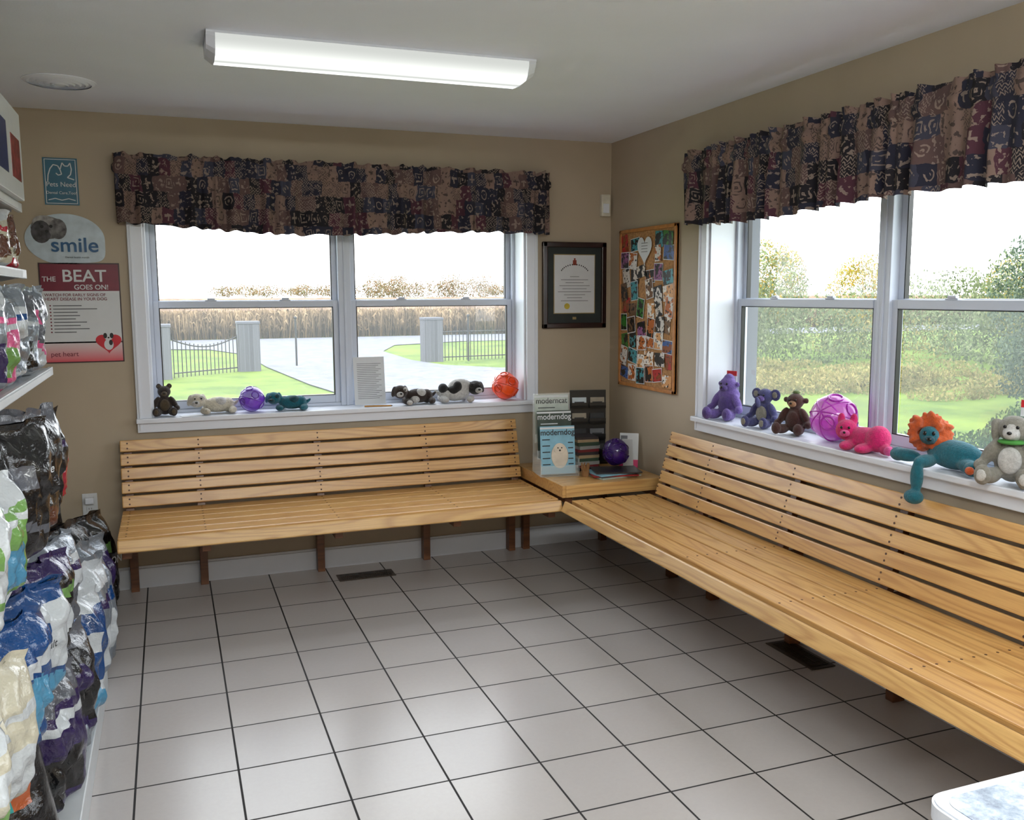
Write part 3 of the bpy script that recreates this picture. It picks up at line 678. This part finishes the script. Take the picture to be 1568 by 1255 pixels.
for k,(mt) in enumerate([MAGC[0],M('mag_red',(150,34,36),.3),MAGC[2],M('mag_dark',(46,42,46),.3)]):
    T=Matrix.Rotation(R([8,-10,5,-14][k]),4,'Z')@Matrix.Translation((rn.uniform(-.02,.02),0,0)); b.box(-.13,.13,-.095,.095,z,z+.008,mt,T); z+=.0082
b.obj('magazine_pile',loc=(2.31,4.515,TZ))
e=empty('brochure_stand',(2.485,4.66,TZ+.001),(R(-10),0,R(-35))); b=MB(); b.box(-.055,.055,-.002,.002,0,.205,PAPER); b.box(-.055,.055,-.0025,.002,0,.05,M('brochure_magenta',(190,26,96),.4)); b.box(-.05,-.01,-.003,-.002,.15,.19,GREYINK)
T=Matrix.Rotation(R(28),4,'X'); b.box(-.03,.03,0,.002,0,.19,PAPER,T); b.obj('card',e)
b=MB()
WK=M('wicker_tan',(150,110,70),.7)
for k in range(26):
    a=k*2.4; r_=.022; b.cyl((r_*math.cos(a)*.3,r_*math.sin(a)*.3,.0),(r_*math.cos(a),r_*math.sin(a),.05+.012*(k%3)),.003,.004,WK,6)
b.cyl((0,0,0),(0,0,.03),.02,.024,WK,16); b.obj('pencil_cup',loc=(2.15,4.54,TZ))

# ------------------------------------------------------------------ shelving unit
SH=M('shelf_enamel',(184,188,192),.35,.02)
b=MB(); Y0,Y1=1.1,3.78
b.box(XL+.005,XL+.03,Y0,Y1,0,2.1,SH)
for y in(Y0,(Y0+Y1)/2,Y1-.03): b.box(XL+.005,XL+.07,y,y+.03,0,2.12,SH,bev=.003)
b.box(XL+.03,-.29,Y0,Y1,.0,.10,SH,bev=.004)
SHELF=((.50,-.38,Y0,3.3),(.84,-.40,Y0,Y1-.2),(1.27,-.42,Y0,Y1),(1.62,-.45,Y0,3.5),(1.84,-.45,Y0,3.5))
for z,xf,ya,yb in SHELF:
    b.box(XL+.03,xf,ya,yb,z-.015,z,SH,bev=.002); b.box(xf-.004,xf+.010,ya,yb,z-.026,z+.004,SH,bev=.002)
    b.box(xf+.010,xf+.012,ya+.1,yb-.1,z-.022,z-.002,PAPER)
    for y in(ya+.01,(Y0+Y1)/2,yb-.012): b.add([(XL+.03,y,z-.015),(XL+.03,y,z-.10),(xf-.02,y,z-.025),(xf-.02,y,z-.015)],[(0,1,2,3)],SH)
b.obj('display_shelving')

def foil(name,rgb,rough=.25,metal=0.0):
    if name in _mc: return _mc[name]
    m=NT(name); tc=m.coord(); m.col(srgb(*rgb)); m.rough(rough); m.b.inputs['Metallic'].default_value=metal; m.b.inputs['Coat Weight'].default_value=.4
    v=m.noise(tc,18,4,.6); m.bump(v,.8,.014); _mc[name]=m.mat; return m.mat
fk=foil('bag_black',(13,13,16)); fw=foil('bag_white',(182,188,194)); fs=foil('bag_silver',(126,134,144),.3,.4); fb=foil('bag_blue',(12,62,118)); fp=foil('bag_purple',(40,26,76)); ft=foil('bag_teal',(34,146,148)); fo=foil('bag_orange',(166,84,46)); fr_=foil('bag_red',(160,20,42)); fg=foil('bag_green',(104,146,78)); fpk=foil('bag_pink',(200,84,134)); fc=foil('bag_cream',(180,176,160)); fgr=foil('bag_grey',(86,89,98)); fbr=foil('bag_brown',(88,50,34)); fsk=foil('bag_sky',(70,134,170))
def bag(loc,w,h,d,base,band,acc,panel,rot=(0,0,90),seed=0,label=None,style=None,lmat=None):
    rn=random.Random(seed); nu,nv=26,32; b=MB(); off=Vector((rn.uniform(0,50),rn.uniform(0,50),0)); st=rn.randint(0,2)
    if style is None: style=st
    for side in(-1,1):
        vs=[]
        for j in range(nv+1):
            v=j/nv
            for i in range(nu+1):
                u=-1+2*i/nu
                prof=min(1,(v/.12)**.5 if v>0 else 0)*max(0,1-(v/.93)**5 if v<.93 else 0)**.6
                t=d/2*(max(0,1-abs(u)**3.2)**.5)*prof+.0015
                pinch=1-.07*math.sin(math.pi*v)-.05*(v>.93)
                x=u*w/2*pinch; z=v*h
                q=Vector((u*2.2,v*3.2,side*3))+off
                wr=noise.noise(q)*.10*d+noise.noise(q*2.7)*.07*d+abs(noise.noise(q*1.4+Vector((7,7,7))))*.10*d
                edge=(1-u*u)*min(1,v*6)*min(1,(1-v)*6)
                y=side*(t+wr*edge*1.6)+ (noise.noise(Vector((u*3,0,5))+off)*.03 if v>.85 else 0)*(v-.85)/.15
                x+=noise.noise(q+Vector((9,0,0)))*.016; z+=noise.noise(q+Vector((0,9,0)))*.02*v
                vs.append((x,y,z))
        fs_=[];ms=[]
        for j in range(nv):
            for i in range(nu):
                a=j*(nu+1)+i; f=(a,a+1,a+nu+2,a+nu+1); fs_.append(f if side<0 else f[::-1])
                v=(j+.5)/nv; u=-1+2*(i+.5)/nu
                m_=base
                if style==0:
                    if v>.80: m_=band
                    elif .70<v<.76: m_=acc
                    elif .15<v<.50 and abs(u)<.62: m_=panel
                    elif v<.08: m_=acc
                elif style==1:
                    if v>.86: m_=band
                    elif v+u*.18<.34: m_=panel
                    elif v+u*.18<.40: m_=acc
                    elif .58<v<.74 and -.7<u<.3: m_=acc
                elif style==2:
                    if v>.84: m_=band
                    elif (u*.9)**2+((v-.42)*3.2)**2<.42: m_=panel
                    elif .66<v<.74 and abs(u)<.7: m_=acc
                    elif v<.12: m_=band
                else:
                    if .42<v<.86 and -.55<u<.30: m_=panel
                    elif .42<v<.86 and .30<=u<.62: m_=acc
                ms.append(m_)
        b.add(vs,fs_,ms,True)
    o=b.obj('pet_food_bag',loc=loc,rot=tuple(R(a) for a in rot),merge=True)
    if label:
        text(label,(0,-d/2*1.14-.004,h*.60),h*.10,lmat or (PAPER if base in(fk,fp,fb,fr_,fbr) else INK),o,bold=.001)
    return o
# base row (deck z=.10): big sacks leaning out toward the aisle
bag((-.50,2.34,.11),.46,.44,.22,fk,fk,fo,ft,(-12,0,40),0,None,3)
bag((-.45,2.72,.10),.36,.40,.22,fp,fgr,fw,fk,(8,0,58),2)
bag((-.43,3.00,.10),.34,.42,.22,fk,fgr,fp,fs,(8,0,62),3)
bag((-.42,3.30,.10),.34,.44,.22,fb,fw,fw,fsk,(8,0,58),4)
bag((-.42,3.60,.10),.34,.46,.22,fs,fw,fp,fw,(8,0,60),41)
# floor stack beyond the unit
bag((-.43,3.95,0.0),.36,.48,.24,fs,fs,fb,fw,(6,0,60),5)
bag((-.45,4.25,0.0),.36,.48,.24,fp,fs,fw,fgr,(6,0,62),6)
bag((-.47,4.56,0.0),.40,.52,.24,fk,fk,fg,fk,(4,0,58),7,'NUTRITION')
bag((-.38,4.80,0.0),.20,.36,.14,fk,fk,fgr,fk,(0,0,50),8)
bag((-.62,4.84,0.0),.22,.56,.14,fk,fgr,fg,fk,(0,0,50),81)
# second level z=.50
for k,(y,w_,h_,pal,lb) in enumerate(((1.72,.26,.29,(fc,fw,fw,fg),None),(1.98,.30,.31,(fc,fc,fw,fw),None),(2.26,.32,.32,(fb,fb,fw,fsk),None),(2.54,.32,.31,(fw,fb,fb,fsk),'adult'),(2.82,.30,.31,(fk,fp,fg,fw),None),(3.08,.28,.30,(fw,fs,fp,fgr),None))):
    bag((-.44,y,.50),w_,h_,.18,*pal,(12,0,58+4*(k%3)),50+k,lb)
# third level z=.84
for k,(y,w_,h_,pal,lb) in enumerate(((1.80,.28,.34,(fk,fk,fgr,fk),None),(2.06,.30,.28,(fw,fg,fg,fw),None),(2.32,.30,.28,(fg,fw,fw,fsk),None),(2.60,.36,.38,(fk,fk,fgr,fk),None),(2.90,.36,.38,(fk,fgr,fk,fbr),'feline'),(3.18,.30,.34,(fk,fk,fp,fk),None),(3.42,.22,.26,(fr_,fpk,fw,fr_),None))):
    bag((-.47,y,.84),w_,h_,.18,*pal,(10,0,56+5*(k%3)),60+k,lb)
# fourth z=1.27
for k,(y,bs) in enumerate(((2.05,(fpk,fs,fw,fpk)),(2.28,(fw,fpk,fw,fs)),(2.50,(fpk,fs,fw,fpk)),(2.72,(fs,fw,fpk,fp)),(2.94,(fpk,fs,fw,fg)),(3.16,(fw,fs,fb,fs)),(3.38,(fs,fgr,fw,fk)),(3.6,(fgr,fs,fpk,fw)))):
    bag((-.51,y,1.27),.23,.26+.04*(k%2),.13,*bs,(8,0,56+6*(k%3)),20+k)
# fifth z=1.62 small packs
for k,(y,bs) in enumerate(((2.2,(fbr,fr_,fw,fc)),(2.4,(fr_,fbr,fw,fbr)),(2.6,(fbr,fw,fw,fc)),(2.8,(fc,fbr,fw,fbr)),(3.0,(fbr,fr_,fw,fc)),(3.2,(fc,fw,fr_,fbr)),(3.38,(fbr,fbr,fc,fr_)))):
    bag((-.52,y,1.62),.19,.18,.09,*bs,(5,0,60),30+k)
b=MB(); CB=M('carton_white',(200,204,208),.4,.01)
CP=M('carton_print',(130,48,48),.4,.3,40); CBL=M('carton_blue',(28,44,96),.4)
for ya,yb,zt in((2.35,2.83,2.08),(2.87,3.42,2.12)):
    b.box(-.76,-.42,ya,yb,1.845,zt,CB,bev=.003)
    m_=(ya+yb)/2
    b.box(-.4205,-.4185,ya+.05,m_-.03,1.90,zt-.07,CBL); b.box(-.4205,-.4185,m_+.05,yb-.05,1.90,zt-.09,CP)
    b.box(-.72,-.60,ya-.0015,ya+.001,1.92,zt-.08,CBL); b.box(-.55,-.46,ya-.0015,ya+.001,1.92,zt-.08,CP)
b.obj('display_carton')

# ------------------------------------------------------------------ small white table near camera
e=empty('side_table',(1.525,.98,0)); b=MB()
def slab(wx,wy,z0,z1,rad,mat,seg=8):
    ring=[]
    for cx,cy,a0 in((wx/2-rad,wy/2-rad,0),(-wx/2+rad,wy/2-rad,90),(-wx/2+rad,-wy/2+rad,180),(wx/2-rad,-wy/2+rad,270)):
        for i in range(seg+1):
            a=R(a0+90*i/seg); ring.append((cx+rad*math.cos(a),cy+rad*math.sin(a)))
    n=len(ring); vs=[(x,y,z0) for x,y in ring]+[(x,y,z1) for x,y in ring]
    b.add(vs,[(i,(i+1)%n,n+(i+1)%n,n+i) for i in range(n)],mat,False); b.add(vs[n:],[list(range(n))],mat); b.add(vs[:n],[list(range(n))[::-1]],mat)
slab(.50,.49,.565,.595,.05,WHITE); slab(.49,.48,.595,.599,.045,WHITE)
tm=NT('marbled_laminate'); tc=tm.coord(); tm.col(tm.ramp(tm.noise(tc,14,6,.75),[(.38,srgb(60,78,104)),(.48,srgb(120,136,156)),(.6,srgb(168,178,188))])); tm.rough(.15)
slab(.45,.44,.599,.6005,.035,tm.mat)
for sx in(-1,1):
    for sy in(-1,1): b.cyl((sx*.22,sy*.21,0),(sx*.19,sy*.18,.565),.012,.016,WHITE,12)
b.obj('table_body',e)

# ------------------------------------------------------------------ outdoors
GZ=-.6
def gmat(name,c1,c2,sc=1.0,rough=.9):
    m=NT(name); tc=m.coord(); f=m.noise(tc,sc,6,.65)
    m.col(m.ramp(f,[(.35,srgb(*c1)),(.62,srgb(*c2))])); m.rough(rough); m.b.inputs['Specular IOR Level'].default_value=.15; return m.mat
b=MB(); GR=gmat('grass',(64,86,26),(94,112,38),.8)
b.poly([(-150,YW+.3,GZ),(200,YW+.3,GZ),(200,320,GZ),(-150,320,GZ)],GR); b.poly([(XW+.3,-60,GZ),(200,-60,GZ),(200,YW+.3,GZ),(XW+.3,YW+.3,GZ)],GR); b.obj('lawn')
ASP=gmat('asphalt',(92,94,104),(108,110,118),3)
b=MB(); b.poly([(-100,40,GZ+.02),(180,40,GZ+.02),(180,46.6,GZ+.02),(-100,46.6,GZ+.02)],ASP); b.obj('road')
b=MB(); b.poly([(p[0],p[1],GZ+.03) for p in [(-2,40.1),(1.5,38),(2.6,34),(2.7,28),(3.1,22),(3.6,18),(3.8,11),(5.2,11),(8.5,17),(12.2,22.5),(12.4,24),(9,24.8),(7.8,26.5),(7.4,29),(7.6,34),(9,38),(13,40.1)]],ASP); b.obj('driveway')
STONE=brick_mat('grey_stone',.74); CAP=M('capstone',(80,82,90),.9)
def pillar(x,y,w=.6,h=1.42):
    b=MB(); b.box(-w/2,w/2,-w/2,w/2,0,h-.08,STONE); b.box(-w/2-.02,w/2+.02,-w/2-.02,w/2+.02,h-.08,h,CAP,bev=.02); b.obj('stone_pillar',loc=(x,y,GZ+.001))
pillar(-.25,25.2); pillar(2.13,27); pillar(7.95,28.4)
IRON=M('wrought_iron',(10,12,14),.5)
def fence(p0,p1,name,h=1.0,dip=0):
    b=MB(); p0=Vector(p0);p1=Vector(p1);L=(p1-p0).length; n=int(L/.13); d=(p1-p0)/n
    for i in range(n+1):
        p=p0+d*i; hh=h-dip*math.sin(math.pi*i/n); b.cyl((p.x,p.y,GZ+.0),(p.x,p.y,GZ+hh),.014,.014,IRON,5)
        if i<n:
            q=p+d; h2=h-dip*math.sin(math.pi*(i+1)/n)
            b.cyl((p.x,p.y,GZ+hh-.06),(q.x,q.y,GZ+h2-.06),.02,.02,IRON,5)
    b.cyl((p0.x,p0.y,GZ+.12),(p1.x,p1.y,GZ+.12),.02,.02,IRON,5); b.obj(name)
fence((.1,25.4,0),(1.8,26.8,0),'iron_gate',1.05,.22); fence((8.3,28.5,0),(16,29.5,0),'iron_fence',1.0); fence((-12,24.6,0),(-.6,25.2,0),'iron_fence',1.0)
for x,y in((3.6,28),(9.1,28.1)):
    b=MB(); b.cyl((0,0,0),(0,0,1.45),.03,.03,IRON,8); b.ell((0,0,1.47),(.05,.05,.05),IRON,seg=10,rings=6); b.obj('gate_post',loc=(x,y,GZ))
# corn
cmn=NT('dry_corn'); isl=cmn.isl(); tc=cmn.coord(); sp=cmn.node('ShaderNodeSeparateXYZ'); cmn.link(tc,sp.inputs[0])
vz=cmn.math('MULTIPLY_ADD',sp.outputs[2],.9,.30,clamp=True)  # height blend: occlusion shade near the ground is painted into the stalk colour
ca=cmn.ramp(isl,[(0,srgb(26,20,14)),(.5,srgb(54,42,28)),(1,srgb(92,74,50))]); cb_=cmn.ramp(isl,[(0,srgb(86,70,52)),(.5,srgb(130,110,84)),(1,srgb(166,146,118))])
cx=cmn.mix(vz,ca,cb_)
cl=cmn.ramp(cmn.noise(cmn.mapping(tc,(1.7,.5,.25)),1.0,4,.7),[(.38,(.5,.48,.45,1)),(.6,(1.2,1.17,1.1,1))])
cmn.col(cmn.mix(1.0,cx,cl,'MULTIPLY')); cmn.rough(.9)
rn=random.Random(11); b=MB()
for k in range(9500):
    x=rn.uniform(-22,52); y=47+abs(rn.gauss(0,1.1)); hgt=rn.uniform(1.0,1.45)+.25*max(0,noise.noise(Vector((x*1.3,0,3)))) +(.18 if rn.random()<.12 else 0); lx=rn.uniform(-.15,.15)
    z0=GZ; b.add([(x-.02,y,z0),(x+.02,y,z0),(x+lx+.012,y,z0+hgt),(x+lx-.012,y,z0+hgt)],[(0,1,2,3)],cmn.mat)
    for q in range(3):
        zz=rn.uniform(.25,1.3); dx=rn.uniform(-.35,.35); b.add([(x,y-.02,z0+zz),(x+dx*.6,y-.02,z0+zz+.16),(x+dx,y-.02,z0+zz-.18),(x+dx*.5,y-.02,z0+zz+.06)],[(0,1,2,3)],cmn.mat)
vs=[];fs_=[];nx,ny=160,20
for j in range(ny+1):
    for i in range(nx+1):
        y=48.5+(j/ny)**2*130; x=-60+220*i/nx; vs.append((x,y,.62+.14*noise.noise(Vector((x*.7,y*.4,0)))+(y-48)*.0034))
for j in range(ny):
    for i in range(nx): a=j*(nx+1)+i; fs_.append((a,a+1,a+nx+2,a+nx+1))
ctm=NT('corn_tops'); ctm.col(ctm.ramp(ctm.noise(ctm.mapping(ctm.coord(),(.5,.06,1)),1.0,5,.7),[(.35,srgb(74,54,42)),(.5,srgb(100,80,62)),(.65,srgb(132,112,90))])); ctm.rough(.95); ctm.b.inputs['Specular IOR Level'].default_value=.1
b.add(vs,fs_,ctm.mat); b.obj('corn_field')
# foliage: one object may hold several leaf colours
def leafmat(name,cols):
    m=NT(name); isl=m.isl(); n=len(cols); c=m.ramp(isl,[(i/max(1,n-1),srgb(*c)) for i,c in enumerate(cols)])
    big=m.ramp(m.noise(m.coord(),.9,3,.6),[(.35,(.6,.6,.6,1)),(.62,(1.25,1.25,1.2,1))]); c=m.mix(1.0,c,big,'MULTIPLY')
    d=m.node('ShaderNodeBsdfDiffuse'); t=m.node('ShaderNodeBsdfTranslucent'); mx=m.node('ShaderNodeMixShader'); mx.inputs[0].default_value=.35
    m.link(c,d.inputs[0]); m.link(c,t.inputs[0]); m.link(d.outputs[0],mx.inputs[1]); m.link(t.outputs[0],mx.inputs[2]); m.link(mx.outputs[0],m.out.inputs[0])
    return m.mat
def foliage(name,groups,trunks=(),seed=1):
    rn=random.Random(seed); b=MB()
    for blobs,n,ls,mat,sparse in groups:
        tot=sum(r[0]*r[2] for c,r in blobs); vs=[];fs_=[]
        for c,r in blobs:
            k=int(n*r[0]*r[2]/tot)
            for _ in range(k):
                while True:
                    p=Vector((rn.uniform(-1,1),rn.uniform(-1,1),rn.uniform(-1,1)))
                    l=p.length
                    if l<1 and (l>.45 or rn.random()<.3) and noise.noise(p*2.3+Vector(c))>sparse: break
                p=Vector((c[0]+p.x*r[0],c[1]+p.y*r[1],max(GZ+.02,c[2]+p.z*r[2])))
                q=Euler((rn.uniform(0,6.3),rn.uniform(0,6.3),rn.uniform(0,6.3))).to_matrix(); s_=ls*rn.uniform(.6,1.4); o=len(vs)
                for a,bb in((-1,0),(0,-.45),(1,0),(0,.45)): vs.append(p+q@Vector((a*s_,bb*s_,0)))
                fs_.append((o,o+1,o+2,o+3))
        b.add(vs,fs_,mat)
    BK=M('bark',(60,50,42),.9,.2,10,.5)
    for (p0,p1,r0,r1) in trunks: b.cyl(p0,p1,r0,r1,BK,8)
    return b.obj(name)
LA=leafmat('autumn_leaves',[(108,88,70),(138,108,82),(116,108,86),(104,108,86),(128,98,80)])
LG=leafmat('sage_leaves',[(72,84,58),(100,110,80),(128,134,104),(88,102,70)])
LS=leafmat('straw_leaves',[(122,116,76),(144,134,90),(104,110,70),(152,140,98)])
LW=leafmat('willow_leaves',[(56,70,60),(84,98,84),(110,122,108),(72,86,74)])
LY=leafmat('yellow_leaves',[(176,140,52),(136,128,58),(112,120,62),(166,126,52)])
LD=leafmat('dark_leaves',[(32,52,28),(48,70,40),(66,86,52)])
rn=random.Random(5); bl=[]
for k in range(90):
    x=10+k*1.5+rn.uniform(-1,1); big=38<x<66; hh=rn.uniform(1.0,1.9)*(1.7 if big else .8)
    bl.append(((x,192+rn.uniform(-5,10),2.0+hh*.35),(2.6,2,hh)))
foliage('tree_line',[(bl,40000,.18,LA,-.35)],seed=3)
rn=random.Random(12); ba=[];bs_=[]
for k in range(44):
    a=R(26+k*1.6); dd=31+rn.uniform(-3,7); hh=rn.uniform(.8,2.2); wd=rn.uniform(1.1,2.1)
    (ba if rn.random()<.55 else bs_).append(((dd*math.sin(a),dd*math.cos(a),GZ+hh*.75),(wd,wd,hh)))
by=[((22.5,31,2.0),(1.9,1.6,1.7)),((26,29,1.5),(1.6,1.5,1.6)),((20.0,32,1.3),(1.8,1.6,1.6)),((31,26,1.3),(1.8,1.5,1.7)),((34,23,1.6),(1.7,1.5,1.8))]
foliage('autumn_shrubbery',[(ba,50000,.062,LG,-.3),(bs_,36000,.058,LS,-.3),(by,32000,.055,LY,-.2)],[((22.5,31,GZ),(22.5,31,1.8),.12,.05),((26,29,GZ),(26,29,1.4),.1,.04),((20,32,GZ),(20,32,1.2),.1,.04),((31,26,GZ),(31,26,1.2),.1,.04),((34,23,GZ),(34,23,1.4),.1,.04)],seed=4)
bl=[]
for k in range(46):
    a=R(30+rn.uniform(0,26)); dd=rn.uniform(20,26.5); bl.append(((dd*math.sin(a),dd*math.cos(a),GZ+.08),(rn.uniform(.7,1.5),rn.uniform(.5,1.0),rn.uniform(.14,.36))))
foliage('meadow_grass',[(bl,34000,.045,LS,-.3)],seed=15)
foliage('willow_tree',[([((14.6,11.3,1.3),(1.4,1.3,1.7)),((15.8,11.0,2.3),(1.5,1.4,1.6)),((14.2,10.2,.4),(1.4,1.3,1.1)),((16.6,9.4,1.5),(2.0,2.0,2.2)),((15.8,10.0,3.2),(1.5,1.5,1.2)),((15.2,11.6,.2),(1.5,1.3,.9))],80000,.034,LW,-.12)],[((15.1,10.8,GZ),(15.2,10.8,2.3),.14,.05),((15.1,10.8,.6),(14.3,11,1.8),.06,.02),((15.1,10.8,.8),(16.2,10.6,2.6),.06,.02)],6)
foliage('shrub',[([((8.0,8.6,-.42),(.9,.8,.30)),((7.0,8.9,-.45),(.9,.8,.26)),((8.9,7.6,-.38),(.9,.9,.36)),((9.9,7.2,-.25),(1.0,1.0,.6)),((9.4,6.2,-.35),(1.0,.9,.55)),((11.0,8.6,-.34),(1.0,.8,.45)),((10.8,7.2,-.1),(1.0,.9,.7))],36000,.03,LD,-.28)],seed=7)

# ------------------------------------------------------------------ light
w=bpy.data.worlds.new('overcast_sky'); scene.world=w; w.use_nodes=True; nt=w.node_tree
bg=nt.nodes['Background']; bg.inputs[0].default_value=(.93,.96,1.0,1); bg.inputs[1].default_value=3.7
def portal(loc,rot):
    l=bpy.data.lights.new('window_portal','AREA'); l.shape='RECTANGLE'; l.size=2.1; l.size_y=1.2; l.cycles.is_portal=True
    o=bpy.data.objects.new('window_portal',l); scene.collection.objects.link(o); o.location=loc; o.rotation_euler=rot
portal((.95,YW+.31,1.475),(R(-90),0,0)); portal((XW+.31,2.92,1.475),(R(-90),0,R(-90)))
sl=bpy.data.lights.new('sun','SUN'); sl.energy=1.8; sl.angle=R(6); sl.color=(1,.95,.86)
so=bpy.data.objects.new('sun',sl); scene.collection.objects.link(so); so.rotation_euler=Vector((.35,.75,-.75)).to_track_quat('-Z','Y').to_euler()

# ------------------------------------------------------------------ camera
r=Vector((.9366,-.354,-.0047)).normalized(); fwd=Vector((.3472,.928,-.1258)).normalized(); fwd=(fwd-r*fwd.dot(r)).normalized(); up=r.cross(fwd)
cam=bpy.data.cameras.new('camera'); co=bpy.data.objects.new('camera',cam); scene.collection.objects.link(co)
mw=Matrix((( r.x,up.x,-fwd.x,0),(r.y,up.y,-fwd.y,0),(r.z,up.z,-fwd.z,1.533),(0,0,0,1))); co.matrix_world=mw
cam.sensor_width=36; cam.lens=1390/1568*36; cam.clip_start=.05; cam.clip_end=600
scene.camera=co
